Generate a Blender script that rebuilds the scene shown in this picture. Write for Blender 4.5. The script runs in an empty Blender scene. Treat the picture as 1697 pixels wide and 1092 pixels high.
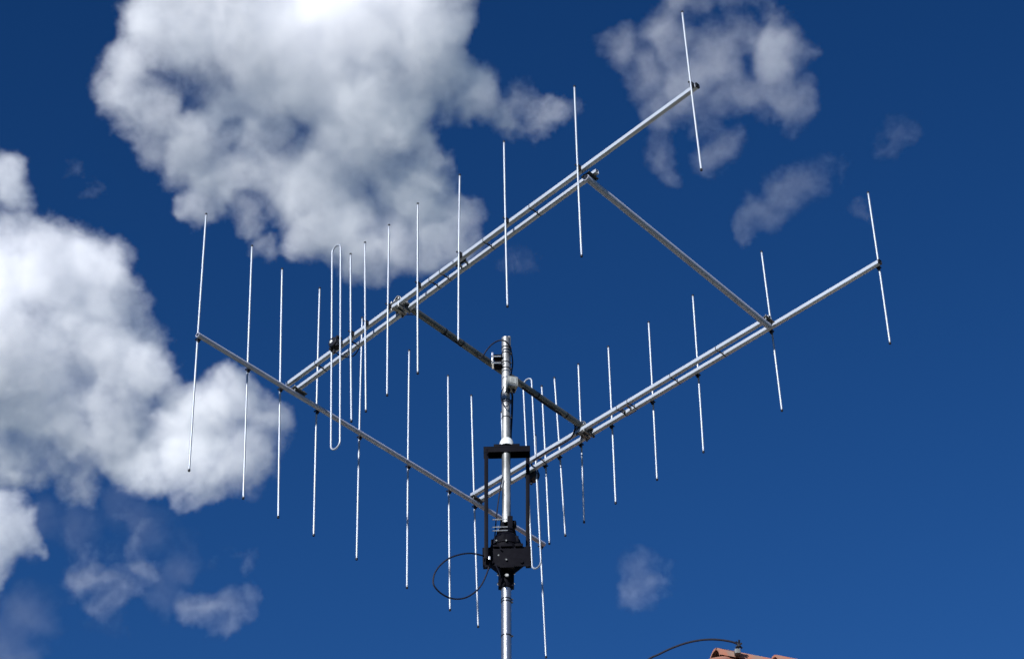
import bpy, bmesh, math, random
from mathutils import Vector, Matrix, Euler
random.seed(7)
sc = bpy.context.scene
COL = sc.collection
H = 8.30                                   # height of the array above the ground

# ------------------------------------------------------------------ camera
cam_d = bpy.data.cameras.new('camera')
cam = bpy.data.objects.new('camera', cam_d); COL.objects.link(cam)
FPX, CX, CY = 4044.154, 848.5, 546.0       # focal length in pixels of the 1697 px wide picture
cam_d.sensor_width = 36.0
cam_d.lens = FPX / 1697.0 * 36.0
cam_d.clip_start = 0.1; cam_d.clip_end = 20000
CP = Vector((7.4131, -5.8123, -6.6217 + H))
CE = Euler((math.radians(128.1906), math.radians(1.5553), math.radians(43.3144)))
cam.location = CP; cam.rotation_euler = CE
sc.camera = cam
RC = CE.to_matrix()

def ray(x, y): return (RC @ Vector(((x - CX) / FPX, -(y - CY) / FPX, -1.0))).normalized()
def on(x, y, ax, val):                      # the point seen at photo pixel (x, y) on the plane ax = val
    v = ray(x, y); return CP + v * ((val - CP[ax]) / v[ax])
def onx(x, y, X): return on(x, y, 0, X)
def ony(x, y, Y): return on(x, y, 1, Y)
def onz(x, y, Z): return on(x, y, 2, Z + H)

# ------------------------------------------------------------------ sky and sun
SUN = Vector((0.27, -1.0, 0.50)).normalized()   # towards the sun
w = bpy.data.worlds.new('World'); sc.world = w; w.use_nodes = True
nt = w.node_tree; nt.nodes.clear()
sky = nt.nodes.new('ShaderNodeTexSky'); sky.sky_type = 'NISHITA'; sky.sun_disc = False
sky.sun_elevation = math.asin(SUN.z); sky.sun_rotation = math.atan2(SUN.x, SUN.y)
sky.air_density = 1.0; sky.dust_density = 0.0; sky.ozone_density = 1.5; sky.altitude = 800
hs = nt.nodes.new('ShaderNodeHueSaturation')
hs.inputs['Saturation'].default_value = 1.165; hs.inputs['Value'].default_value = 0.56; hs.inputs['Hue'].default_value = 0.506
bg = nt.nodes.new('ShaderNodeBackground'); bg.inputs['Strength'].default_value = 0.050
out = nt.nodes.new('ShaderNodeOutputWorld')
gm = nt.nodes.new('ShaderNodeGamma'); gm.inputs['Gamma'].default_value = 1.50   # the deep polarised blue of the photograph
nt.links.new(sky.outputs[0], gm.inputs[0]); nt.links.new(gm.outputs[0], hs.inputs['Color']); dk = nt.nodes.new('ShaderNodeMix'); dk.data_type = 'RGBA'; dk.blend_type = 'DARKEN'; dk.inputs[0].default_value = 1.0
dk.inputs[7].default_value = (5.5, 8.6, 14.0, 1)          # pale blue at the horizon instead of a burnt-out yellow
nt.links.new(hs.outputs[0], dk.inputs[6]); nt.links.new(dk.outputs[2], bg.inputs[0]); nt.links.new(bg.outputs[0], out.inputs[0])
sd = bpy.data.lights.new('sun', 'SUN'); sd.energy = 5.0; sd.angle = math.radians(3.0); sd.color = (1, .985, .965)
so = bpy.data.objects.new('sun', sd); COL.objects.link(so)
so.rotation_euler = SUN.to_track_quat('Z', 'Y').to_euler()
so.location = (0, -10, 30)
vs = sc.view_settings; vs.view_transform = 'Standard'; vs.look = 'None'; vs.exposure = 0.84; vs.gamma = 1
cy = sc.cycles
cy.max_bounces = 30; cy.diffuse_bounces = 2; cy.glossy_bounces = 3; cy.volume_bounces = 28; cy.transparent_max_bounces = 8
cy.volume_step_rate = 6.0; cy.volume_max_steps = 128
cy.use_adaptive_sampling = True; cy.adaptive_threshold = 0.015; cy.use_denoising = True; cy.use_light_tree = False

# ------------------------------------------------------------------ materials
def mat(name, col, rough=.5, metal=0., noise=0., nscale=20., bump=0., col2=None, aniso=None, stretch=None, thr=None):
    m = bpy.data.materials.new(name); m.use_nodes = True
    n = m.node_tree; b = n.nodes['Principled BSDF']
    b.inputs['Base Color'].default_value = (*col, 1); b.inputs['Roughness'].default_value = rough; b.inputs['Metallic'].default_value = metal
    if noise or bump:
        tc = n.nodes.new('ShaderNodeTexCoord'); mp = n.nodes.new('ShaderNodeMapping')
        mp.inputs['Scale'].default_value = stretch or (1, 1, 1)
        nz = n.nodes.new('ShaderNodeTexNoise'); nz.inputs['Scale'].default_value = nscale; nz.inputs['Detail'].default_value = 6
        n.links.new(tc.outputs['Object'], mp.inputs[0]); n.links.new(mp.outputs[0], nz.inputs['Vector'])
        if noise:
            c2 = col2 or tuple(c * (1 - noise) for c in col)
            r = n.nodes.new('ShaderNodeValToRGB')
            a, z = thr or (.35, .65)
            r.color_ramp.elements[0].position = a; r.color_ramp.elements[1].position = z
            r.color_ramp.elements[0].color = (*c2, 1); r.color_ramp.elements[1].color = (*col, 1)
            n.links.new(nz.outputs[0], r.inputs[0]); n.links.new(r.outputs[0], b.inputs['Base Color'])
            mr = n.nodes.new('ShaderNodeMapRange'); mr.inputs['To Min'].default_value = rough * 1.25; mr.inputs['To Max'].default_value = rough * .85
            n.links.new(nz.outputs[0], mr.inputs[0]); n.links.new(mr.outputs[0], b.inputs['Roughness'])
        if bump:
            bp = n.nodes.new('ShaderNodeBump'); bp.inputs['Strength'].default_value = bump; bp.inputs['Distance'].default_value = .002
            n.links.new(nz.outputs[0], bp.inputs['Height']); n.links.new(bp.outputs[0], b.inputs['Normal'])
    return m
def dim(m, v):
    m.node_tree.nodes['Principled BSDF'].inputs['Specular IOR Level'].default_value = v; return m
M = dict(
    polish=mat('polished_steel', (.46, .47, .48), .27, .9, .25, 10, .1, stretch=(1, 1, .2)),
    alu=mat('aluminium', (.28, .31, .36), .44, .32, .08, 5),
    boom=mat('boom_aluminium', (.31, .345, .40), .46, .32, .14, 9),
    galv=mat('galvanised_steel', (.33, .34, .345), .42, .50, .75, 13, .3, stretch=(1, 1, .35), thr=(.38, .6)),
    frp=mat('glass_fibre', (.33, .35, .44), .5, .15, .15, 8),
    dull=mat('dull_aluminium', (.095, .103, .105), .5, .5, .25, 22, .2),
    black=mat('black_painted_steel', (.0025, .0025, .005), .65, .0, .2, 40, .2),
    post=mat('worn_black_bar', (.003, .003, .006), .45, .1, .5, 14, .2),
    plastic=mat('black_plastic', (.006, .007, .012), .55),
    rubber=mat('cable_rubber', (.008, .009, .018), .7),
    grey=mat('grey_plastic', (.15, .158, .155), .5, 0, .12, 30),
    label=mat('label_paper', (.24, .255, .25), .5),
    white=mat('white_plastic', (.42, .44, .45), .45),
    steel=mat('stainless_steel', (.72, .73, .75), .28, .9),
    tile=mat('terracotta', (.25, .075, .038), .8, 0, .5, 9, .6, col2=(.20, .12, .09)),
    tile2=mat('terracotta_caps', (.27, .085, .043), .8, 0, .45, 12, .6, col2=(.17, .11, .085)),
    wall=mat('render_wall', (.55, .50, .42), .9, 0, .1, 5, .3),
    grass=mat('grass_ground', (.050, .060, .042), .95, 0, .4, .6, 0),
    glass=mat('window_glass', (.05, .06, .07), .08, .0),
    frame=mat('window_frame', (.7, .7, .68), .5),
)

# ------------------------------------------------------------------ mesh helpers
def basis(d, up=None):
    d = d.normalized(); u = Vector(up) if up is not None else (Vector((0, 0, 1)) if abs(d.z) < .9 else Vector((1, 0, 0)))
    a = u.cross(d).normalized(); b = d.cross(a).normalized(); return a, b
def ring(bm, c, a, b, r, n, ph=0):
    return [bm.verts.new(c + a * (r * math.cos(ph + 2 * math.pi * i / n)) + b * (r * math.sin(ph + 2 * math.pi * i / n))) for i in range(n)]
def skin(bm, rings, close=True, smooth=True):
    for r0, r1 in zip(rings, rings[1:]):
        n = len(r0)
        for i in range(n):
            f = bm.faces.new((r0[i], r0[(i + 1) % n], r1[(i + 1) % n], r1[i])); f.smooth = smooth
    if close:
        bm.faces.new(list(reversed(rings[0]))); bm.faces.new(rings[-1])
def tube(bm, p, q, r, n=14, close=True):
    p, q = Vector(p), Vector(q); a, b = basis(q - p)
    skin(bm, [ring(bm, p, a, b, r, n), ring(bm, q, a, b, r, n)], close)
def hollow(bm, p, q, r, wall=.0025, n=40, depth=.05):      # open-ended tube: the wall's inner side shows
    p, q = Vector(p), Vector(q); a, b = basis(q - p); d = (q - p).normalized(); ri = r - wall
    m = max(1, int((q - p).length / .05))
    skin(bm, [ring(bm, p + d * depth, a, b, ri, n), ring(bm, p, a, b, ri, n)] + [ring(bm, p.lerp(q, k / m), a, b, r, n) for k in range(m + 1)] + [
 ring(bm, q, a, b, ri, n), ring(bm, q - d * depth, a, b, ri, n)], True)
def lathe(bm, o, d, prof, n=28):                            # prof: (distance along d, radius)
    o, d = Vector(o), Vector(d).normalized(); a, b = basis(d)
    skin(bm, [ring(bm, o + d * t, a, b, max(r, 1e-4), n) for t, r in prof], True)
def path(bm, pts, r, n=10, close=True):
    pts = [Vector(p) for p in pts]; rings = []; a = None
    for i, p in enumerate(pts):
        d = (pts[min(i + 1, len(pts) - 1)] - pts[max(i - 1, 0)]).normalized()
        if a is None: a, b = basis(d)
        else: a = (a - d * a.dot(d)).normalized(); b = d.cross(a).normalized()
        rings.append(ring(bm, p, a, b, r, n))
    skin(bm, rings, close)
def smooth_pts(pts, k=8):                                   # Catmull-Rom through the points
    P = [Vector(p) for p in pts]; P = [P[0] * 2 - P[1]] + P + [P[-1] * 2 - P[-2]]; o = []
    for i in range(1, len(P) - 2):
        for j in range(k):
            t = j / k; a, b, c, d = P[i - 1], P[i], P[i + 1], P[i + 2]
            o.append(.5 * ((2 * b) + (c - a) * t + (2 * a - 5 * b + 4 * c - d) * t * t + (3 * b - a - 3 * c + d) * t ** 3))
    return o + [P[-2]]
def box(bm, c, s, ax=None, bev=0.):
    """box of full sizes s on axes ax (three vectors), centred on c"""
    X, Y, Z = ax or (Vector((1, 0, 0)), Vector((0, 1, 0)), Vector((0, 0, 1)))
    vs_ = [bm.verts.new(Vector(c) + X * (i * s[0] / 2) + Y * (j * s[1] / 2) + Z * (k * s[2] / 2)) for i in (-1, 1) for j in (-1, 1) for k in (-1, 1)]
    fs = [bm.faces.new([vs_[i] for i in f]) for f in ((0, 1, 3, 2), (4, 6, 7, 5), (0, 4, 5, 1), (2, 3, 7, 6), (0, 2, 6, 4), (1, 5, 7, 3))]
    if bev:
        bmesh.ops.bevel(bm, geom=list({e for f in fs for e in f.edges}), offset=bev, segments=2, affect='EDGES', profile=.7)
def square_tube(bm, p, q, s, up=(0, 0, 1), bev=.0018, wall=.002, dp=.05):
    """a hollow square section from p to q with rounded corners and open ends"""
    p, q = Vector(p), Vector(q); a, b = basis(q - p, up); d = (q - p).normalized()
    def sec(c, h, r):
        o = []
        for sx, sy in ((1, 1), (-1, 1), (-1, -1), (1, -1)):
            a0 = math.atan2(sy, sx) - math.pi / 4
            for k in range(4):
                t = a0 + k * math.pi / 6
                o.append(bm.verts.new(c + a * (sx * (h - r) + r * math.cos(t)) + b * (sy * (h - r) + r * math.sin(t))))
        return o
    h = s / 2; hi = h - wall; m = max(1, int((q - p).length / .05))
    skin(bm, [sec(p + d * min(dp, (q - p).length * .4), hi, bev), sec(p, hi, bev)] + [sec(p.lerp(q, k / m), h, bev * 1.3) for k in range(m + 1)] + [sec(q, hi, bev), sec(q - d * min(dp, (q - p).length * .4), hi, bev)], True, False)
def obj(name, bm, m, parent=None, loc=None):
    """link the mesh (built in world coordinates) as ONE object, its origin at its parent or at loc"""
    o0 = Vector((0, 0, 0))
    if parent is not None:
        o0 = parent['_w'] if '_w' in parent else (0, 0, 0); o0 = Vector(o0)
    elif loc is not None: o0 = Vector(loc)
    bmesh.ops.recalc_face_normals(bm, faces=bm.faces)
    bmesh.ops.translate(bm, verts=bm.verts, vec=-o0)
    me = bpy.data.meshes.new(name); bm.to_mesh(me); bm.free()
    me.set_sharp_from_angle(angle=math.radians(38))
    me.materials.append(M[m] if isinstance(m, str) else m)
    o = bpy.data.objects.new(name, me); COL.objects.link(o)
    if parent is not None: o.parent = parent
    elif loc is not None: o.location = loc
    o['_w'] = tuple(o0)
    return o
def tag(o, label=None, cat=None, group=None, kind=None):
    for k, v in (('label', label), ('category', cat), ('group', group), ('kind', kind)):
        if v: o[k] = v
    return o
def thing(name, loc, label, cat, group=None):
    o = bpy.data.objects.new(name, None); COL.objects.link(o); o.location = loc; o.empty_display_size = .1
    o['_w'] = tuple(loc); return tag(o, label, cat, group)
B_ = bmesh.new
def V(*a): return Vector(a)
def Z(v): return v + H
dim(M['black'], .05); dim(M['post'], .05)
for k_ in ('plastic', 'rubber'): dim(M[k_], .18)
RIGHT = RC @ V(1, 0, 0); RH = V(RIGHT.x, RIGHT.y, 0).normalized(); FW = V(-RH.y, RH.x, 0)   # level axes of the view: across, away

# ------------------------------------------------------------------ setting: ground
bm = B_(); N = 48
for i in range(N + 1):
    for j in range(N + 1):
        u, v = (i / N * 2 - 1), (j / N * 2 - 1)
        bm.verts.new((6000 * u * abs(u), 6000 * v * abs(v), 0))
bm.verts.ensure_lookup_table()
for i in range(N):
    for j in range(N):
        a = i * (N + 1) + j; bm.faces.new([bm.verts[k] for k in (a, a + N + 1, a + N + 2, a + 1)])
tag(obj('ground', bm, 'grass'), kind='structure')

# ------------------------------------------------------------------ element rods
def rod(parent, name, p_top, p_bot, side, zc, r=.0042, boom_half=.010, extra=None):
    """one straight rod from p_top to p_bot with plug caps; side = unit vector from the rod to its boom;
    zc = boom height where it crosses; the insulator block that clips it to the boom is its child"""
    bm = B_(); d = (p_top - p_bot).normalized()
    L = (p_top - p_bot).length
    a, b = basis(d)
    prof = [(0, r * .75), (.002, r), (.010, r), (.0105, r * .80), (.0125, r * .80), (.013, r)]
    rings = [ring(bm, p_bot + d * t, a, b, rr, 12) for t, rr in prof]
    for k in range(1, 30):                                   # a very slight bow, as real rods have
        t = .013 + (L - .016) * k / 30
        rings.append(ring(bm, p_bot + d * t + side * (-.0015 * math.sin(math.pi * k / 30)), a, b, r, 12))
    rings += [ring(bm, p_bot + d * (L - .002), a, b, r, 12), ring(bm, p_top, a, b, r * .75, 12)]
    skin(bm, rings)
    o = obj(name, bm, 'alu', parent)
    for p, s in ((p_top, 1), (p_bot, -1)):
        bm = B_(); lathe(bm, p - d * (.007 * s), d * s, [(0, r + .0006), (.0072, r + .0010), (.0090, r + .0008), (.0105, r * .6)], 12)
        obj('end_cap', bm, 'plastic', o)
    t = (zc - p_bot.z) / (p_top.z - p_bot.z); c = p_bot + (p_top - p_bot) * t
    up = V(0, 0, 1); al = up.cross(side).normalized()
    bm = B_()
    box(bm, c + side * .006, (.013, .017, .022), (al, side, up), .002)
    box(bm, c + side * .004 - up * .0145, (.010, .012, .008), (al, side, up), .002)
    lathe(bm, c - side * .011 + up * .004, -side, [(0, .004), (.004, .004), (.0045, .002)], 8)
    obj('insulator', bm, 'plastic', o)
    return o

YB = 1.3289
def zA(x): return .015 + .0865 * (x - .76)
def zB(x): return .0085 + .031 * (x - .73)
A_EL = [((581,420.9),(582.3,698.5)),((604.9,401.8),(606.4,681.8)),((644.8,373),(641.5,655.4)),((692.4,337.5),(692.3,619)),((761.9,290),(759.5,566)),((835.2,234.8),(841,508.4)),((951.9,143.3),(963.8,425.2)),((1130.5,20),(1162.3,282.5))]
B_EL = [((897.7,639.5),(910.5,901)),((918.7,625.7),(936.9,887.5)),((958.4,603.3),(968,865.5)),((1008,574.3),(1020.3,834)),((1074.9,533.5),(1088.9,795)),((1148,489.3),(1165.8,749.3)),((1261.9,416.8),(1295.9,680.8)),((1438.5,319),(1475,569.4))]
C_EL = [((341.7,354.7),(313.3,780)),((417.7,407.4),(403.1,826)),((467.6,445.5),(461.1,857.4)),((529.9,477.5),(519.8,887.3)),((600.3,526.4),(591,926.8)),((678.2,580.5),(674.5,974)),((742.5,622.5),(745.7,1011)),((781.1,655),(792.5,1038.5)),((831.3,683),(842.5,1062)),((887,721),(904.9,1089))]

def ties(parent, zf, ym, ysup, xs):
    for x in xs:                                            # black cable ties and little spacers that hold the two tubes together
        bm = B_(); z = Z(zf(x)); d = V(1, 0, (zf(x + 1) - zf(x))).normalized(); up = V(0, 0, 1)
        for yy in (ym, ysup):
            square_tube(bm, V(x - .0016, yy, z), V(x + .0016, yy, z), .0222, bev=.003, wall=.0004)
        box(bm, V(x, (ym + ysup) / 2, z - .006), (.004, abs(ysup - ym) - .0225, .005))
        obj('cable_tie', bm, 'plastic', parent)

def yagi(label, els, y_el, zf, side, x_start, x_end, s_start, s_end, fd, fdz, tie_x, plate_x, mirror):
    ym = y_el + side * .025; ysup = y_el + side * .080
    t = thing('yagi_antenna', V(1.5, ym, Z(zf(1.5))), label, 'antenna', 'long Yagi antennas carried side by side on the cross boom')
    sd_ = V(0, side, 0)
    bm = B_(); square_tube(bm, V(x_start, ym, Z(zf(x_start))), V(x_end, ym, Z(zf(x_end))), .020)
    obj('boom', bm, 'boom', t)
    bm = B_(); square_tube(bm, V(s_start, ysup, Z(zf(s_start))), V(s_end, ysup, Z(zf(s_end))), .020)
    obj('support_tube', bm, 'boom', t)
    for pt, pb in els:
        p, q = ony(*pt, y_el), ony(*pb, y_el); xm = (p.x + q.x) / 2
        rod(t, 'director', p, q, sd_, Z(zf(xm)), r=.0043)
    # folded dipole: two rods joined by half-round bends, in one piece
    (x1, z1t, x2, z2t, x1b, z1b, x2b, z2b) = fd
    def bend(pa, pb_, sgn):                                  # a half circle from pa to pb
        c = (pa + pb_) / 2; h = (pb_ - pa) / 2; R_ = h.length; up = V(0, 0, sgn)
        up = (up - h.normalized() * up.dot(h.normalized())).normalized()
        return [c - h * math.cos(a_) + up * R_ * math.sin(a_) for a_ in [math.pi * k / 12 for k in range(13)]]
    pa, pb_ = V(x1, y_el, Z(z1t)), V(x2, y_el, Z(z2t)); qa, qb = V(x1b, y_el, Z(z1b)), V(x2b, y_el, Z(z2b))
    top = bend(pa, pb_, 1); bot = bend(qb, qa, -1)
    gap = .012; fx = (x1 + x2 + x1b + x2b) / 4; cz = Z(zf(fx))
    def atz(p, q, z): return p + (q - p) * ((z - p.z) / (q.z - p.z))
    loop = [atz(pa, qa, cz + gap)] + top + [atz(pb_, qb, cz)] + bot + [atz(qa, pa, cz - gap)]
    fine = []
    for u_, v_ in zip(loop, loop[1:]):
        m_ = max(1, int((v_ - u_).length / .04)); fine += [u_.lerp(v_, k / m_) for k in range(m_)]
    bm = B_(); path(bm, fine + [loop[-1]], .0042, 12)
    f = obj('folded_dipole', bm, 'alu', t)
    cz -= .012 if mirror else 0.; bm = B_()                    # the feed box with its round lid, rim lugs and screws
    c = V(fx, y_el - side * .002, cz); out_ = -sd_
    lathe(bm, c + sd_ * .020, out_, [(t_, r_ * (1. if mirror else .80)) for t_, r_ in [(0, .028), (.004, .033), (.034, .033), (.037, .031), (.040, .031), (.043, .027)]], 10)
    for k in range(4):
        a_ = math.pi / 4 + k * math.pi / 2
        box(bm, c + V(math.cos(a_) * .030, 0, math.sin(a_) * .030), (.012, .030, .012), None, .002)
    tube(bm, c + V(-.008, 0, -.030), c + V(-.008, 0, -.046), .006, 12)
    g = obj('feed_box', bm, 'plastic', f)
    bm = B_(); lathe(bm, c + out_ * .022 + V(-.004, 0, .002), out_, [(0, .0085), (.003, .0085), (.004, .007), (.0042, .004), (.003, .0035)], 20)
    obj('lid_button', bm, 'white', g)
    ties(t, zf, ym, ysup, tie_x)
    bm = B_(); z = Z(zf(plate_x))                            # splice plate under the joint of the tubes, with two bolts
    box(bm, V(plate_x, ym + side * (-.0115 if mirror else .02), z - .002), (.060, .003, .016), None, .001)
    for dx in (-.018, .018):
        b2 = B_(); box(b2, V(plate_x + dx, (ym + ysup) / 2, z), (.006, abs(ysup - ym) - .0195, .010)); obj('spacer', b2, 'dull', t)
        b2 = B_(); lathe(b2, V(plate_x + dx, ym - side * .0125, z - .002), -sd_, [(0, .004), (.003, .004)], 6); obj('bolt', b2, 'steel', t)
    obj('splice_plate', bm, 'dull', t)
    bm = B_(); square_tube(bm, V(x_end - .004, ym, Z(zf(x_end - .004))), V(x_end + .003, ym, Z(zf(x_end + .003))), .0215, bev=.002, wall=.002)
    obj('end_collar', bm, 'plastic', t)
    return t
TX = [.955, 1.17, 1.675, 1.74, 2.0, 2.27]
ya = yagi('upper Yagi antenna, its bright rods clipped on in front of the boom, reaching highest', A_EL, 0., zA, 1,
     .765, 3.195, .740, 2.600, (1.068, .590, 1.124, .596, 1.090, -.505, 1.146, -.500), None, TX, 1.84, False)
yb = yagi('lower, farther Yagi antenna on the right whose rods pass behind its boom', B_EL, YB, zB, -1,
     .722, 3.140, .737, 2.575, (1.024, .553, 1.080, .558, 1.037, -.490, 1.093, -.486), None, TX, 1.70, True)

# ------------------------------------------------------------------ rear array on the long diagonal tube
def xC(y): return .7857 - .0567 * y
def zC(y): return -.052 + .026 * y
c0, c1 = V(xC(-.565) + .022, -.568, Z(zC(-.565))), V(xC(1.795) + .022, 1.795, Z(zC(1.795)))
ra = thing('reflector_array', V(xC(.65) + .022, .65, Z(zC(.65))), 'dull tube with ten extra long vertical rods, slanting across the rear ends of both Yagis', 'antenna')
bm = B_(); hollow(bm, c0, c1, .0115); obj('boom', bm, 'frp', ra)
sC = V(1, .0567, 0).normalized()
for pt, pb in C_EL:
    yy = .5
    for _ in range(8):                                       # the rod stands on the slightly slanting plane x = xC(y)
        p = onx(*pt, xC(yy)); q = onx(*pb, xC(yy)); yy = (p.y + q.y) / 2
    rod(ra, 'reflector', p, q, sC, Z(zC(yy)), r=.0045)
def clamp(parent, c, d1, d2, w_=.030, plate=.05, name='clamp'):
    """a cross clamp: a plate with two U-bolts round the tube that runs along d1, nuts below"""
    d1 = d1.normalized(); d2 = (d2 - d1 * d2.dot(d1)).normalized(); up = d1.cross(d2).normalized()
    if up.z < 0: up = -up
    bm = B_(); box(bm, c, (plate, w_ * 1.6, .003), (d1, d2, up), .0008)
    for s in (-.36, .36):
        o = c + d1 * (s * plate); h = w_ / 2
        arc = [o + d2 * h + up * .012] + [o + d2 * (h * math.cos(a_)) - up * (.006 + h * math.sin(a_)) for a_ in [math.pi * k / 8 for k in range(9)]] + [o - d2 * h + up * .012]
        path(bm, arc, .0026, 8)
        for s2 in (-1, 1): lathe(bm, o + d2 * (h * s2) + up * .0015, up, [(0, .0055), (.004, .0055), (.0042, .003), (.012, .003)], 6)
    return obj(name, bm, 'dull', parent)
dC = c1 - c0; dA = V(1, 0, .083); dB = V(1, 0, .034)
for y, zf in ((.052, zA), (YB - .052, zB)):
    clamp(ra, V(xC(y) + .022, y, Z(zC(y)) + .018), dC, dA, .026, .085, 'boom_clamp')

# ------------------------------------------------------------------ cross brace (front) and cross boom (middle)
g0, g1 = V(2.565, .045, Z(zA(2.56) - .030)), V(2.555, 1.262, Z(zB(2.56) - .032))
cb = thing('cross_brace', (g0 + g1) / 2, 'thick plain grey tube bracing the front parts of the two Yagis, no rods on it', 'brace tube')
bm = B_(); hollow(bm, g0, g1, .0145); obj('tube', bm, 'frp', cb)
clamp(cb, V(2.562, .075, Z(zA(2.56) - .0125)), g1 - g0, dA, .030, .060, 'clamp'); clamp(cb, V(2.556, 1.245, Z(zB(2.56) - .0125)), g1 - g0, dB, .030, .060, 'clamp')
k0, k1 = onz(659, 496, .114), V(1.448, 1.262, Z(.056))
xb = thing('cross_boom', (k0 + k1) / 2, 'dark grey middle boom joining both Yagis behind the mast top, with black cable ties', 'boom')
bm = B_(); hollow(bm, k0, k1, .0155); obj('tube', bm, 'dull', xb)
for t_ in (.24, .33, .62, .74, .90):
    c = k0.lerp(k1, t_); dd = (k1 - k0).normalized()
    bm = B_(); tube(bm, c - dd * .003, c + dd * .003, .0166, 20); obj('cable_tie', bm, 'plastic', xb)
for (y, zf, dd) in ((.052, zA, dA), (YB - .052, zB, dB)):
    x = k0.lerp(k1, (y + .035) / 1.297).x
    z = Z(zf(x)) + .012
    bm = B_(); up = V(0, 0, 1)
    box(bm, V(x, y, z), (.075, .085, .003), None, .001)
    box(bm, V(x - .012, y, z - .024), (.020, .080, .003), None, .001); box(bm, V(x + .018, y + .006, z - .026), (.012, .070, .005), None, .001)
    for sx in (-1, 1):
        for sy in (-1, 0, 1):
            lathe(bm, V(x + sx * .022, y + sy * .0275 * 1.25, z - .034), up, [(0, .003), (.004, .003), (.0042, .0055), (.009, .0055), (.0092, .003), (.050, .003)], 8)
    for sy in (-1, 1):
        path(bm, smooth_pts([V(x - .020, y + sy * .02, z), V(x - .020, y + sy * .02, z + .025), V(x, y + sy * .02, z + .042), V(x + .020, y + sy * .02, z + .025), V(x + .020, y + sy * .02, z)], 5), .0028, 8)
    obj('boom_clamp', bm, 'galv' if y < .5 else 'dull', xb)

# ------------------------------------------------------------------ mast, cage, rotator, lower pole
XM = 1.555
def mp(px, py, dx=0.): return onx(px, py, XM + dx)
m_top, m_bot = mp(838.3, 561), mp(839.2, 868)
mast = thing('mast', m_bot, 'bright galvanised upper mast tube standing in the black cage and carrying the booms', 'mast')
bm = B_(); hollow(bm, m_bot, m_top, .0188, .003, 32); obj('tube', bm, 'galv', mast)
dm = (m_top - m_bot).normalized()
def band(parent, px, py, r, ax0, ax1, hw=.003):
    v = mp(px, py); t_ = (v.z - ax0.z) / (ax1.z - ax0.z); c = ax0.lerp(ax1, t_); d = (ax1 - ax0).normalized()
    bm = B_(); tl = RH * random.uniform(-.12, .12)
    tube(bm, c - (d + tl * .0) * hw, c + d * hw, r + .0016, 24)
    box(bm, c + RH * (r + .003) - FW * .004, (.008, .006, .005), (RH, FW, V(0, 0, 1)))
    return obj('cable_tie', bm, 'plastic', parent)
for y in (578, 587.5, 603, 612.5, 665, 668.5, 693.5): band(mast, 839, y, .0188, m_bot, m_top, .0022)
bm = B_(); c = mp(843.8, 558.5, -.018) ; hollow(bm, c - dm * .20, c, .0075, .0015, 16)
sp = obj('side_pipe', bm, 'galv', mast)
# bracket that bolts the cross boom to the mast
cz = k0.lerp(k1, (.64 + .035) / 1.297)
br = thing('mast_bracket', mp(826, 600, -.03), 'black bracket with bright bolts clamping the cross boom to the mast left side', 'bracket')
pc = mp(816.3, 597.5, -.02)
bm = B_(); box(bm, pc, (.008, .060, .046), (RH, FW, V(0, 0, 1)), .001); obj('bright_plate', bm, 'steel', br)
bm = B_(); box(bm, mp(826, 599, -.045), (.036, .006, .062), (RH, FW, V(0, 0, 1)), .001)
box(bm, mp(825, 592.5, -.02), (.040, .04, .006), (RH, FW, V(0, 0, 1)), .001); box(bm, mp(826, 608, -.02), (.034, .04, .006), (RH, FW, V(0, 0, 1)), .001)
obj('back_plate', bm, 'black', br)
for py in (590.5, 601.5):
    bm = B_()
    for dxx in (-.008, .012):
        q = mp(817, py, dxx); tube(bm, q - RH * .004, q + RH * .036, .0027, 8)
        lathe(bm, q - RH * .008, RH, [(0, .0055), (.005, .0055)], 6)
    obj('bolt', bm, 'steel', br)
# grey junction box
jb_c = mp(847.5, 637.5, .045)
ang = math.radians(14); bx_, by_ = (RH * math.cos(ang) + FW * math.sin(ang)), (FW * math.cos(ang) - RH * math.sin(ang)); bz_ = V(0, 0, 1)
jb = thing('junction_box', jb_c, 'small grey weatherproof box with a printed label strapped to the mast', 'junction box')
bm = B_(); box(bm, jb_c, (.045, .046, .052), (bx_, by_, bz_), .003); jbb = obj('box', bm, 'grey', jb)
bm = B_(); box(bm, jb_c - by_ * .025 , (.047, .006, .054), (bx_, by_, bz_), .003)
obj('lid', bm, 'grey', jb)
bm = B_(); box(bm, jb_c - by_ * .0288 + bz_ * .004, (.028, .0012, .030), (bx_, by_, bz_)); lb = obj('label_sheet', bm, 'label', jb)
bm = B_()
for k, (w0, zz) in enumerate(((.020, .013), (.016, .007), (.020, .001), (.012, -.005))):
    box(bm, jb_c - by_ * .0298 + bz_ * zz - bx_ * ((.020 - w0) / 2), (w0, .0008, .0014), (bx_, by_, bz_))
obj('print', bm, 'dull', lb)
bm = B_()
for s in (-.012, .010): lathe(bm, jb_c + bx_ * s - bz_ * .026, -bz_, [(0, .007), (.008, .007), (.009, .005), (.018, .0045)], 12)
obj('cable_gland', bm, 'plastic', jb)

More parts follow.
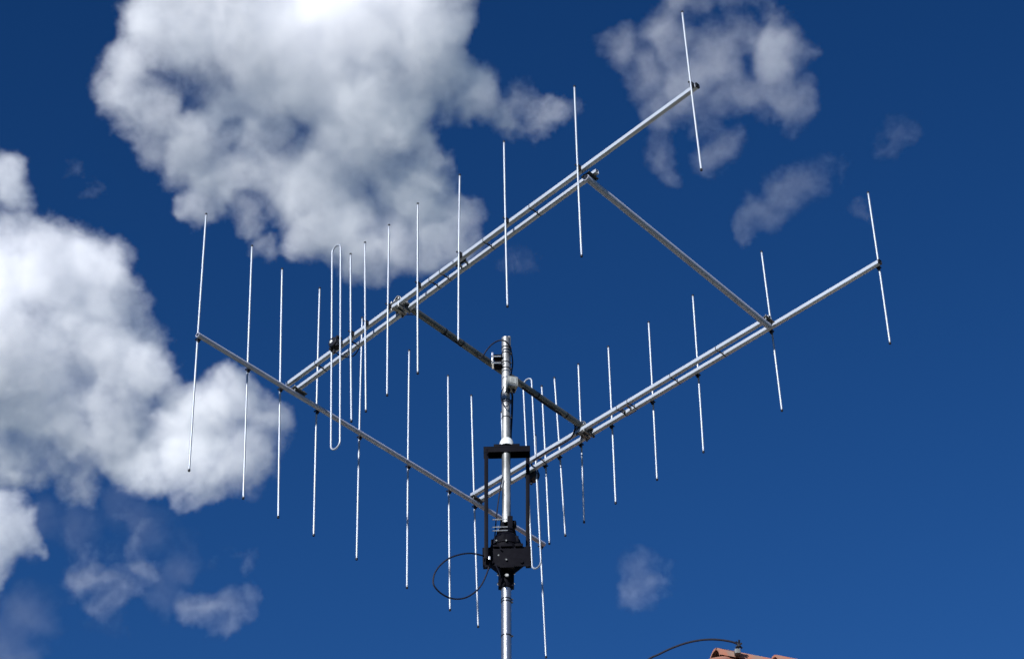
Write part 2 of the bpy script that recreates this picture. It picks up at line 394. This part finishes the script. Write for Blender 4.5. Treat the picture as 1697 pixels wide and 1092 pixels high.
# cage: two folded plates joined by two flat bars
lp_top, lp_bot = mp(839, 935), None
def cage_pt(px, py, dx=0.): return mp(px, py, dx)
ct, cbm = mp(840, 750), mp(840, 922.5, .049)
cage = thing('rotator_cage', cbm, 'black steel cage of two plates and two upright bars round the mast above the rotator', 'rotator cage')
W = .203
def ucl(c, h, w_, depth=.085, top=True):
    """a folded channel: a level plate with a flange turned down in front and behind"""
    bm = B_(); up = V(0, 0, 1); s = 1 if top else -1
    box(bm, c + up * (h / 2 * s), (w_, depth, .004), (RH, FW, up), .001)
    for k in (-1, 1): box(bm, c + FW * (k * (depth / 2 - .002)), (w_, .004, h - .005), (RH, FW, up), .001)
    return bm
bm = ucl(ct, .030, W, .052, True)
box(bm, ct + V(0, 0, .023), (.113, .050, .014), (RH, FW, V(0, 0, 1)), .002)
obj('top_plate', bm, 'black', cage)
bm = B_()
box(bm, cbm, (W, .004, .096), (RH, FW, V(0, 0, 1)), .001)
box(bm, cbm + FW * .055 + V(0, 0, .046), (W, .106, .004), (RH, FW, V(0, 0, 1)), .001)
for u_, v_, w_, h_ in ((-.085, -.050, .030, .012), (.088, -.051, .022, .010), (-.045, .050, .026, .010), (.052, .052, .034, .014), (0., -.052, .060, .014), (.0, .051, .050, .010)):
    box(bm, cbm + RH * u_ + V(0, 0, v_) - FW * .004, (w_, .016, h_), (RH, FW, V(0, 0, 1)), .002)
for u_ in (-.062, .062): lathe(bm, cbm + RH * u_ + V(0, 0, -.030) - FW * .001, -FW, [(0, .008), (.006, .008), (.008, .006)], 16)
obj('bottom_plate', bm, 'black', cage)
for px in (805.8, 874.6):
    a_, b_ = mp(px, 744, .012), mp(px, 925, .012)
    bm = B_(); up = (a_ - b_).normalized(); c = (a_ + b_) / 2; L = (a_ - b_).length; rr_ = RH
    box(bm, c, (.017, .004, L), (rr_, FW, up), .0008)
    s = 1 if px > 840 else -1
    box(bm, c + rr_ * (.0085 * s - .002 * s) + FW * .012, (.004, .024, L), (rr_, FW, up), .0008)
    bar = obj('side_bar', bm, 'post', cage)
    bm = B_()
    q = mp(px, 750, .018) - FW * .005; lathe(bm, q, -FW, [(0, .0045), (.004, .0045)], 6)
    obj('bolt', bm, 'black', bar)
bm = B_(); lathe(bm, mp(839.6, 742), dm, [(0, .034), (.006, .033), (.020, .031), (.030, .029), (.038, .0255), (.044, .021), (.046, .0190)], 32)
obj('bearing_cap', bm, 'white', cage)
for px, py in ((811, 924), (867.5, 925)):
    bm = B_(); q = mp(px, py, .052); box(bm, q, (.008, .003, .014), (RH, FW, V(0, 0, 1)), .001); obj('bolt', bm, 'steel', cage)
for px, py in ((826, 920), (852, 920), (839, 927)):
    bm = B_(); q = mp(px, py, .052); lathe(bm, q, -FW, [(0, .004), (.003, .004)], 6); obj('bolt', bm, 'dull', cage)

# lower pole and the rotator between
p_top, p_bot = mp(838.9, 905), None
p_dir = (mp(839.3, 1092) - mp(838.9, 905)).normalized()
p_bot = p_top + p_dir * ((p_top.z - .0) / -p_dir.z)
pole = thing('lower_pole', V(p_bot.x, p_bot.y, 0), 'polished lower mast pole rising from below into the underside of the rotator', 'pole')
bm = B_(); hollow(bm, p_bot, p_top, .0212, .003, 32)
obj('tube', bm, 'polish', pole)
for y in (994, 998.5, 1054.5): band(pole, 839, y, .0212, p_bot, p_top, .0024)
bm = B_(); lathe(bm, V(p_bot.x, p_bot.y, 0), V(0, 0, 1), [(0, .12), (.012, .12), (.013, .035), (.10, .03)], 32); obj('base_flange', bm, 'galv', pole)
ax_r = (m_bot - mp(838.9, 935)).normalized()
o_r = mp(838.9, 935)
def rz(py): return (mp(839, py).z - o_r.z) / ax_r.z
rot_ = thing('antenna_rotator', o_r, 'black bell-shaped rotator motor with mast clamp sitting in the foot of the cage', 'rotator')
bm = B_()
y_ = lambda py: rz(py)
lathe(bm, o_r, ax_r, [(y_(936), .046), (y_(925), .062), (y_(912), .066), (y_(911.5), .070), (y_(909), .070), (y_(908.5), .064), (y_(902), .064), (y_(898), .060), (y_(893), .052), (y_(890), .044),
                      (y_(889), .040), (y_(888), .043), (y_(886.5), .043), (y_(886), .038), (y_(884), .038), (y_(883.5), .041), (y_(882), .041), (y_(881.5), .034), (y_(879), .030)], 40)
for k in range(6):
    a_ = k * math.pi / 3 + .3
    box(bm, o_r + ax_r * y_(903) + (RH * math.cos(a_) + FW * math.sin(a_)) * .060, (.016, .016, .030), (RH, FW, ax_r), .002)
obj('housing', bm, 'black', rot_)
bm = B_()
cc = o_r + ax_r * y_(871)
for s in (-1, 1):
    box(bm, cc + RH * (.017 * s) + FW * .012, (.018, .038, .060), (RH, FW, ax_r), .003)
box(bm, cc + RH * .004 + FW * .030, (.062, .012, .072), (RH, FW, ax_r), .003)
box(bm, cc + RH * .016 - FW * .024, (.022, .010, .066), (RH, FW, ax_r), .003)
lathe(bm, cc + RH * .018 + ax_r * .006, RH, [(0, .018), (.020, .018), (.024, .014), (.025, .006)], 16)
lathe(bm, cc + RH * .014 - ax_r * .030, RH, [(0, .012), (.022, .012), (.024, .008)], 16)
box(bm, cc - RH * .016 - FW * .024 - ax_r * .012, (.014, .010, .030), (RH, FW, ax_r), .002)
obj('mast_clamp', bm, 'black', rot_)
for py in (860.5, 873, 879):
    q = mp(829.5, py, .030); bm = B_()
    tube(bm, q - RH * .036, q + RH * .03, .0024, 8); lathe(bm, q - RH * .012, RH, [(0, .0055), (.005, .0055)], 6)
    obj('bolt', bm, 'steel', rot_)
bm = B_(); q = mp(833, 888.5, .03); box(bm, q, (.006, .004, .014), (RH, FW, ax_r), .001); obj('bright_tab', bm, 'steel', rot_)
for px in (822.5, 839):
    bm = B_(); lathe(bm, mp(px, 895.5, .050), -FW, [(-.008, .004), (.003, .004)], 6); obj('cap_screw', bm, 'dull', rot_)
# collar below the plate that grips the pole
ol = mp(838.9, 976); au = (mp(838.9, 936) - ol); hl = au.length; au.normalize()
bm = B_()
lathe(bm, ol, au, [(0, .0245), (.004, .0275), (hl * .35, .0275), (hl * .40, .0265), (hl * .62, .0265), (hl * .65, .030), (hl * .92, .031), (hl, .040)], 32)
for s in (-1, 1):
    box(bm, ol + au * (hl * .45) + RH * (.028 * s), (.010, .030, hl * .8), (RH, FW, au), .002)
box(bm, ol + au * (hl * .95), (.070, .050, .018), (RH, FW, au), .003)
for s in (-1, 1):                                            # webs that taper from the plate down to the collar
    a0, b0 = mp(839 + 30 * s, 937, .02), mp(839 + 11 * s, 952, .02)
    p4 = [a0, b0, mp(839 + 9 * s, 937, .02)]
    f0 = [bm.verts.new(p - FW * .003) for p in p4]; f1 = [bm.verts.new(p + FW * .003) for p in p4]
    bm.faces.new(f0); bm.faces.new(list(reversed(f1)))
    for i in range(3): bm.faces.new((f0[i], f0[(i + 1) % 3], f1[(i + 1) % 3], f1[i]))
obj('pole_collar', bm, 'black', rot_)
for py in (966.5, 951): 
    bm = B_()
    q = mp(839, py, .0); tube(bm, q - RH * .039, q + RH * .037, .0030, 10); lathe(bm, q - RH * .036, RH, [(0, .006), (.004, .006)], 6); obj('collar_bolt', bm, 'steel', rot_)
bm = B_(); q = mp(840, 953, .034); lathe(bm, q, -FW, [(0, .0085), (.003, .0085), (.005, .006)], 16)
obj('label_disc', bm, 'galv', rot_)

# ------------------------------------------------------------------ cables
def cable(label, pts, r, name='coax_cable', k=8, group=None):
    bm = B_(); path(bm, smooth_pts(pts, k), r, 8); c = sum((Vector(p) for p in pts), V(0, 0, 0)) / len(pts)
    return tag(obj(name, bm, 'rubber', None, pts[0]), label, 'cable', group)
cable('thin black cable looping out in a wide ring left of the rotator', [mp(*p) for p in
      ((806, 923), (797, 919.5), (780, 916.5), (762, 918.5), (744, 925), (729, 937), (720, 951), (718, 965), (722, 974), (732, 983.5), (746, 990.5), (761, 992), (775, 988.5), (789, 979), (799, 967), (806, 952), (811, 937), (812, 932))], .0034)
cable('black cable arching left of the mast top, then down its right side',
      [onz(792, 592, .072), mp(799, 592, -.04), mp(806, 581, -.01), mp(815, 571, .0), mp(825, 565, .012), mp(833, 564, .028), mp(840, 567.5, .03), mp(845.5, 576, .026), mp(848.6, 590, .01), mp(849.6, 603, .0), mp(848, 615, .0), mp(846, 627, .01), mp(847, 634, .02)], .0032)
cable('black cable bundle running down the right side of the mast below the grey box',
      [mp(846, 648, .02), mp(849, 655, .01), mp(848.8, 668, 0), mp(848.6, 680, -.003), mp(848.0, 693, -.003), mp(847.3, 706, -.005), mp(846.5, 718, -.008), mp(846, 740, -.01)], .0048)
cable('thin dark cable bowed out left of the mast beside the grey box',
      [mp(836, 640, .02), mp(832, 648, .01), mp(830.3, 656, .0), mp(831.5, 665, .0), mp(834, 669, .018), mp(838, 673.5, .024), mp(842, 671, .024), mp(842, 665, .024)], .0022)
cable('thin black cable slanting from the mast down the left inside of the cage',
      [mp(832.5, 790, .01), mp(829.5, 806, 0), mp(826, 830, 0), mp(822.5, 858, 0), mp(820.5, 884, 0), mp(819, 900, .01)], .0028)
cable('short black cable bent from the cage foot to the pole collar', [mp(820, 934, .03), mp(824, 941, .03), mp(828, 950, .028), mp(829, 960, .02)], .0026)
ysA = .080
cable('black cable hanging in a small loop under the upper boom beside its feed box',
      [ony(553, 580, -.012), ony(560, 587, .01), ony(569, 591, .05), ony(579, 592, .08), ony(588, 588, .095), ony(594, 579, .095), ony(598, 570, .092), V(1.25, .0795, Z(zA(1.25) + .014)), V(1.40, .0795, Z(zA(1.40) + .0135))], .0026)
cable('black cable arching from the upper Yagi to the cross boom', [ony(650, 528, .09), ony(660, 524, .1), ony(672, 521.5, .14), ony(684, 521.5, .18), ony(692, 524.5, .22), k0.lerp(k1, .24) - V(0, 0, .018), k0.lerp(k1, .33) - V(0, 0, .018)], .0028)
cable('black cable curving down from the cross boom to the right Yagi boom',
      [k0.lerp(k1, .66) - V(0, 0, .018), k0.lerp(k1, .86) - V(0, 0, .019), ony(945, 692, YB - .14), ony(952, 703, YB - .11), ony(952.5, 713, YB - .1), ony(946, 725, YB - .095), ony(932, 735, YB - .093), ony(915, 743, YB - .093), ony(900, 752, YB - .093), ony(888, 760, YB - .09), ony(881, 766, YB - .06), ony(882, 774, YB - .02)], .0040)
for o_, (a_, b_) in enumerate((((884, 756), (901, 748)),)): pass
bm = B_(); 
box(bm, ony(600, 566, .096), (.030, .008, .022), None, .002); tag(obj('cable_clip', bm, 'plastic', None, tuple(ony(600, 566, .096))), 'little black clip on the support tube of the upper Yagi holding the cable loop', 'cable clip')

# ------------------------------------------------------------------ house with the tiled roof, lower right
ap = onx(1212, 1079, 0); D0 = 15.0
ap = CP + ray(1200, 1098) * D0                               # left end of the ridge
rd = (RH * .95 + FW * .30).normalized(); fd_ = V(rd.y, -rd.x, 0)   # ridge direction; fd_ points to the camera side
RL, HW, SL = 3.6, 2.5, math.radians(37)
drop = HW * math.tan(SL); hip = 1.6
eave_z = ap.z - drop
house = thing('house', V(ap.x, ap.y, 0) + rd * (RL / 2), 'house with a weathered orange clay tile roof just showing at the lower right', 'house')
bk = -fd_
e = [ap - rd * hip + fd_ * HW - V(0, 0, drop), ap + rd * (RL + hip) + fd_ * HW - V(0, 0, drop), ap + rd * (RL + hip) + bk * HW - V(0, 0, drop), ap - rd * hip + bk * HW - V(0, 0, drop)]
ap2 = ap + rd * RL
def slope(poly_fn, a, b, across, n_up, name):
    pass
def tiled(bm, a, b, c, d, pitch=.20, course=.34, amp=.028):
    """pantiles on the quad a-b (eave) to d-c (ridge): rolls across, stepped courses up"""
    Lw = (b - a).length; nu = max(4, int(Lw / pitch) * 6); hgt = ((d + c) / 2 - (a + b) / 2).length; nv = int(hgt / course)
    nrm = (b - a).cross(d - a).normalized()
    if nrm.z < 0: nrm = -nrm
    rows = []
    for j in range(nv):
        for s in (0, 1):
            v = (j + s) / nv; row = []
            for i in range(nu + 1):
                u = i / nu; p = a.lerp(b, u).lerp(d.lerp(c, u), v)
                wv = (p - a).dot((b - a).normalized()) / pitch
                jit = random.uniform(-.004, .004)
                row.append(bm.verts.new(p + nrm * (amp * abs(math.sin(math.pi * wv)) + (.030 if s == 0 else .002) + jit)))
            rows.append(row)
    for r0, r1 in zip(rows, rows[1:]):
        for i in range(nu):
            try: bm.faces.new((r0[i], r0[i + 1], r1[i + 1], r1[i]))
            except ValueError: pass
bm = B_()
tiled(bm, e[0], e[1], ap2, ap); tiled(bm, e[2], e[3], ap, ap2)
tiled(bm, e[3], e[0], ap + fd_ * .01, ap + bk * .01); tiled(bm, e[1], e[2], ap2 + bk * .01, ap2 + fd_ * .01)
roof = obj('roof', bm, 'tile', house)
bm = B_()
def caps(bm, p, q, r=.085, L=.38):
    n = int((q - p).length / L); d = (q - p).normalized(); a, b = basis(d)
    if b.z < 0: a, b = -a, -b
    for i in range(n):
        s0 = p + d * (i * L + random.uniform(-.008, .008)) + b * random.uniform(-.006, .008); s1 = s0 + d * (L + .05); dz = random.uniform(-.008, .012)
        R0, R1 = r * 1.12, r * .92
        r0 = [bm.verts.new(s0 + a * (R0 * math.cos(t)) + b * (R0 * math.sin(t) * .9 - .02)) for t in [math.pi * k / 10 for k in range(11)]]
        r1 = [bm.verts.new(s1 + a * (R1 * math.cos(t)) + b * (R1 * math.sin(t) * .9 - .02 + dz)) for t in [math.pi * k / 10 for k in range(11)]]
        i0 = [bm.verts.new(s0 + a * (R0 * .84 * math.cos(t)) + b * (R0 * .84 * math.sin(t) * .9 - .02)) for t in [math.pi * k / 10 for k in range(11)]]
        for k in range(10):
            f = bm.faces.new((r0[k], r0[k + 1], r1[k + 1], r1[k])); f.smooth = True
            bm.faces.new((i0[k], i0[k + 1], r0[k + 1], r0[k]))
caps(bm, ap - rd * .06 + V(0, 0, .02), ap2 + V(0, 0, .02))
for p in (e[0], e[3]): caps(bm, p, ap, .08)
for p in (e[1], e[2]): caps(bm, p, ap2, .08)
obj('ridge_caps', bm, 'tile2', roof)
bm = B_(); ins = .35
cw = (e[0] + e[2]) / 2; cw.z = (eave_z + .05) / 2
box(bm, cw, (RL + 2 * hip - 2 * ins, 2 * HW - 2 * ins, eave_z + .05), (rd, fd_, V(0, 0, 1)))
obj('wall', bm, 'wall', house)
bm = B_(); ew = e[0].lerp(e[1], .5)
path(bm, [e[0] + fd_ * .05 - V(0, 0, .03), e[1] + fd_ * .05 - V(0, 0, .03)], .06, 12); obj('gutter', bm, 'dull', house)
for k in range(4):
    c = cw + fd_ * (HW - ins + .0) + rd * (-2.4 + 1.6 * k); c.z = 1.6
    bm = B_(); box(bm, c, (.9, .08, 1.3), (rd, fd_, V(0, 0, 1)), .01); fo = obj('window', bm, 'frame', house)
    bm = B_()
    for s in (-1, 1): box(bm, c + rd * (s * .21) + fd_ * .038, (.37, .012, 1.16), (rd, fd_, V(0, 0, 1)))
    obj('pane', bm, 'glass', fo)
# lug and black cross clamp at the ridge end, with the cable that arcs off to the left
rp = CP + ray(1222, 1079) * (D0 - .05)
def rpt(px, py, dd=-.06): return CP + ray(px, py) * (D0 + dd)
anc = thing('cable_anchor', rp, 'small bracket with a black cross-shaped clamp on the end of the roof ridge', 'cable anchor')
bm = B_(); box(bm, rpt(1222, 1081), (.036, .05, .030), (RH, FW, V(0, 0, 1)), .004); obj('block', bm, 'dull', anc)
bm = B_(); lathe(bm, rpt(1222, 1077.5), V(0, 0, 1), [(0, .006), (.012, .008), (.018, .005), (.019, .002)], 12); obj('cap', bm, 'dull', anc)
bm = B_()
tube(bm, rpt(1223.5, 1076), rpt(1225, 1059.5), .0065, 8)
tube(bm, rpt(1219, 1062.5), rpt(1230, 1074), .006, 8); tube(bm, rpt(1229.5, 1065), rpt(1219, 1072.5), .006, 8)
box(bm, rpt(1224.5, 1068), (.018, .018, .028), (RH, FW, V(0, 0, 1)), .003)
obj('clamp', bm, 'plastic', anc)
pe = p_bot + (p_top - p_bot) * .72
cable('black cable arching to the left from the clamp on the roof ridge', [rpt(1224, 1067.5), rpt(1214, 1063.3), rpt(1198, 1060.3), rpt(1180, 1059), rpt(1160, 1060.3), rpt(1137, 1065), rpt(1113, 1073.5), rpt(1092, 1083.5), rpt(1074, 1092.5), rpt(1040, 1120), rpt(980, 1190, -1.5), rpt(900, 1300, -3.5), pe + V(.03, .0, 0)], .0065, 'overhead_cable')

# ------------------------------------------------------------------ clouds: real volumes in the air, lit by the sun and the sky
cmat = bpy.data.materials.new('cloud_vapour'); cmat.use_nodes = True
n = cmat.node_tree; n.nodes.clear()
po = n.nodes.new('ShaderNodeOutputMaterial'); pv = n.nodes.new('ShaderNodeVolumePrincipled')
pv.inputs['Color'].default_value = (.992, .990, 1, 1); pv.inputs['Density'].default_value = 0.075
pv.inputs['Anisotropy'].default_value = 0.0
n.links.new(pv.outputs[0], po.inputs['Volume'])
rotC = math.atan2(RH.y, RH.x)
def cloud(label, blobs, thr=.38, gain=1.5, amp=2.7, w0=1.25, dens=1.0, dist=900., vox=.8, feat=26., seed=0., group=None):
    """blobs: (photo x, photo y, radius in photo pixels, weight); a fog volume grown round them with fractal edges"""
    k = dist / FPX
    pts = [(CP + ray(b[0], b[1]) * (dist + random.uniform(-.08, .08) * b[2] * k + (b[4] if len(b) > 4 else 0.)), b[2] * k, b[3] if len(b) > 3 else 1.) for b in blobs]
    ctr = sum((p for p, r, w_ in pts), V(0, 0, 0)) / len(pts)
    me = bpy.data.meshes.new('cloud'); o = bpy.data.objects.new('cloud', me); COL.objects.link(o)
    o.location = ctr; o.rotation_euler = CE                                    # the cloud bank leans like the sheet it lies in; keeps its grid small
    inv = RC.transposed()
    L = [(inv @ (p - ctr), r, w_) for p, r, w_ in pts]; FL = .60    # the bank is about half as deep as it is wide
    ex = (1.1, 1.1, 1.1 * FL)
    mn = V(*[min(p[i] - r * ex[i] - 15 for p, r, _ in L) for i in range(3)]); mx = V(*[max(p[i] + r * ex[i] + 15 for p, r, _ in L) for i in range(3)])
    g = bpy.data.node_groups.new('cloud_shape', 'GeometryNodeTree')
    g.interface.new_socket('Geometry', in_out='OUTPUT', socket_type='NodeSocketGeometry')
    go = g.nodes.new('NodeGroupOutput'); ln = g.links.new
    vc = g.nodes.new('GeometryNodeVolumeCube'); sm = g.nodes.new('GeometryNodeSetMaterial'); sm.inputs['Material'].default_value = cmat
    vc.inputs['Min'].default_value = mn; vc.inputs['Max'].default_value = mx
    for i, ax in enumerate('XYZ'): vc.inputs['Resolution ' + ax].default_value = max(8, int((mx[i] - mn[i]) / (vox * (2.2 if i == 2 else 1.))))
    ln(vc.outputs[0], sm.inputs[0]); ln(sm.outputs[0], go.inputs[0])
    pos = g.nodes.new('GeometryNodeInputPosition')
    def math_(op, a, b=None, c=None):
        m_ = g.nodes.new('ShaderNodeMath'); m_.operation = op
        for i, v_ in enumerate((a, b, c)):
            if v_ is None: continue
            if isinstance(v_, (int, float)): m_.inputs[i].default_value = v_
            else: ln(v_, m_.inputs[i])
        return m_.outputs[0]
    def vm(op, a, b):
        m_ = g.nodes.new('ShaderNodeVectorMath'); m_.operation = op
        for i, v_ in enumerate((a, b)):
            if isinstance(v_, (tuple, Vector)): m_.inputs[i].default_value = v_
            elif isinstance(v_, float): m_.inputs['Scale'].default_value = v_
            else: ln(v_, m_.inputs[i])
        return m_.outputs['Value'] if op in ('DOT_PRODUCT', 'LENGTH') else m_.outputs[0]
    def noise(vec, scale, detail, rough, col=False, off=0.):
        z = g.nodes.new('ShaderNodeTexNoise'); z.noise_dimensions = '4D'; z.inputs['W'].default_value = seed + off
        z.inputs['Scale'].default_value = scale; z.inputs['Detail'].default_value = detail; z.inputs['Roughness'].default_value = rough
        ln(vec, z.inputs['Vector']); return z.outputs[1 if col else 0]
    P0 = vm('MULTIPLY', pos.outputs[0], (1., 1., .5))
    wn = vm('SUBTRACT', noise(P0, 1.1 / feat, 5, .62, True), (.5, .5, .5))
    wv = vm('SCALE', wn, feat * 1.05)
    P1 = vm('ADD', P0, wv); PB = vm('ADD', pos.outputs[0], wv)
    F = None; NEG = [l for l in L if l[2] < 0]
    for c, r, w_ in [l for l in L if l[2] >= 0]:
        q = vm('MULTIPLY', vm('SUBTRACT', PB, c), (1., 1., 1. / FL))
        f = math_('MULTIPLY_ADD', vm('DOT_PRODUCT', q, q), -w_ * w0 / (r * r * 1.7), w_ * w0)
        F = f if F is None else math_('SMOOTH_MAX', F, f, .25)
    F = math_('MAXIMUM', F, 0.)
    for c, r, w_ in NEG:                                     # hollows between the billows
        q = vm('MULTIPLY', vm('SUBTRACT', PB, c), (1., 1., .5))
        f = math_('MAXIMUM', math_('MULTIPLY_ADD', vm('DOT_PRODUCT', q, q), -1. / (r * r * 1.45), 1.), 0.)
        F = math_('ADD', F, math_('MULTIPLY', f, w_))
    fb = noise(P1, 1. / feat, 9, .67, False, 3.)
    fb2 = noise(P1, .28 / feat, 2, .5, False, 9.)
    e_ = math_('ADD', F, math_('MULTIPLY', math_('SUBTRACT', fb, .5), amp))
    e_ = math_('ADD', e_, math_('MULTIPLY', math_('SUBTRACT', fb2, .5), .5))
    dn = math_('MULTIPLY', math_('SUBTRACT', e_, thr), gain)
    dn = math_('MULTIPLY', math_('MINIMUM', math_('MAXIMUM', dn, 0.), 1.), math_('MINIMUM', math_('MAXIMUM', math_('MULTIPLY_ADD', F, 4., -.12), 0.), 1.))
    dn = math_('MULTIPLY', dn, dens)
    ln(dn, vc.inputs['Density'])
    m_ = o.modifiers.new('cloud_shape', 'NODES'); m_.node_group = g
    me.materials.append(cmat)
    tag(o, label, 'cloud', group, 'stuff')
    return o
cloud('huge billowing grey-white cloud at the top, left of the picture centre',
      [(250,60,80),(210,110,60),(240,170,70),(330,60,100),(430,60,120),(360,110,70),(400,140,60),(320,230,80),(430,180,110),(540,120,130),(560,10,150),(670,60,110),(380,300,70),(470,300,90),(560,260,110),(650,180,90),(560,350,90),(660,330,100),(700,390,75),(640,400,70),(740,370,60),(730,130,70),(780,150,50),(690,230,60),(850,180,50,.7),(900,190,45,.6),(950,190,30,.5),(330,-60,120),(700,-50,110),(520,390,50),(300,290,40,.6),(600,410,55),(700,425,50),(760,410,45),(366,58,16,-.45),(380,150,16,-.25),(386,210,18,-.35),(392,245,16,-.25),(655,160,22,-.25),(712,205,22,-.5),(740,228,22,-.6),(640,215,20,-.2),(190,360,50,-.8),(260,400,50,-.8),(820,300,50,-.6),(800,60,30,-.5),(180,40,30,-.3),(430,400,40,.7),(250,220,60,.9),(200,200,45,.8),(330,340,45,.8),(400,360,50,.8)], seed=1.)
cloud('big bright cloud at the left edge behind the leftmost long rods',
      [(40,470,110),(130,470,95),(190,500,60),(60,600,130),(170,620,110),(230,560,50),(-60,550,150),(100,710,90),(210,720,80),(300,720,85),(380,680,65,1.,-45),(400,750,65,1.,-45),(330,780,60,1.,-40),(450,700,45,.8,-50),(260,770,60,1.,-25),(300,720,60,1.,-30),(130,780,55,.7),(30,760,70,.8),(20,400,60),(5,312,52,.95)], seed=5., dist=980)
cloud('small bright cloud cut off by the lower left edge of the picture', [(-10,880,70),(30,890,45),(-30,920,60),(55,900,28)], seed=8., dist=930, vox=.7)
cloud('ragged thin cloud low on the left beside the bright corner cloud', [(105,925,42,.7),(135,950,48,.8),(185,975,45,.8),(225,960,42,.8),(210,920,35,.6),(215,868,36,.65),(170,895,30,.5),(90,905,30,.6),(245,950,28,.7),(150,990,30,.5)], seed=11., w0=1., amp=3.1, dist=850, dens=.4, thr=.30, vox=.7)
cloud('small wispy cloud near the bottom, left of the wide cable loop', [(375,1012,48,.85),(400,995,36,.85),(330,1005,36,.75),(300,985,24,.5),(395,925,34,.6),(360,935,22,.45)], seed=14., w0=1., amp=3.1, dist=850, dens=.4, thr=.30, vox=.7)
cloud('faint little cloud low down, right of the mast', [(1072,958,48,.7),(1080,990,34,.6)], seed=17., w0=1., amp=3.1, dist=1050, dens=.25, thr=.30, vox=.7)
cloud('broken translucent cloud at the top right behind the end of the upper Yagi',
      [(1030,80,48,.95),(1065,125,55,.95),(1115,65,55,.95),(1140,130,60,.9),(1180,100,65),(1230,60,50),(1280,90,60),(1240,150,55),(1300,170,55,.9),(1200,170,50,.8),(1110,190,45,.7),(1090,255,40,.8),(1105,290,26,.6),(1195,245,42,.75),(1165,215,40,.7),(1250,10,60,.7),(1150,20,50,.7),(1330,100,26,.5)], seed=21., w0=1.05, thr=.36, dens=.46, gain=1.3, dist=860)
cloud('thin streaky cloud above the tip of the right Yagi', [(1268,352,38,.85),(1300,325,42,.9),(1335,305,38,.85),(1375,285,34,.8),(1245,372,24,.8),(1415,345,34,.7),(1380,340,24,.5)], seed=24., w0=1., amp=3.1, dens=.3, thr=.32, dist=880, vox=.7)
cloud('faintest puff of cloud near the right edge', [(1485,228,38,.65),(1505,208,28,.6),(1470,250,20,.5)], seed=27., w0=1., amp=3.1, dens=.25, thr=.30, dist=880, vox=.7)
cloud('faint small wisp between the two left clouds', [(150,310,28,.55),(120,280,18,.5)], seed=30., w0=1.3, amp=3.1, dens=.3, thr=.30, dist=940, vox=.7)
cloud('faint wisp below the splice of the upper Yagi boom', [(862,436,30,.6),(880,428,18,.5)], seed=33., w0=1.3, amp=3.1, dens=.2, thr=.30, dist=900, vox=.7)
cloud('very thin veil of cloud trailing from the left edge clouds down towards the bottom',
      [(60,860,55,.8),(130,870,50,.8),(190,840,45,.7),(250,880,45,.7),(300,930,45,.7),(280,990,40,.7),(180,1030,45,.7),(60,1010,50,.7),(30,1075,50,.8)], seed=40., w0=1.1, amp=3.4, thr=.34, dens=.09, gain=1.3, dist=880, vox=.9)
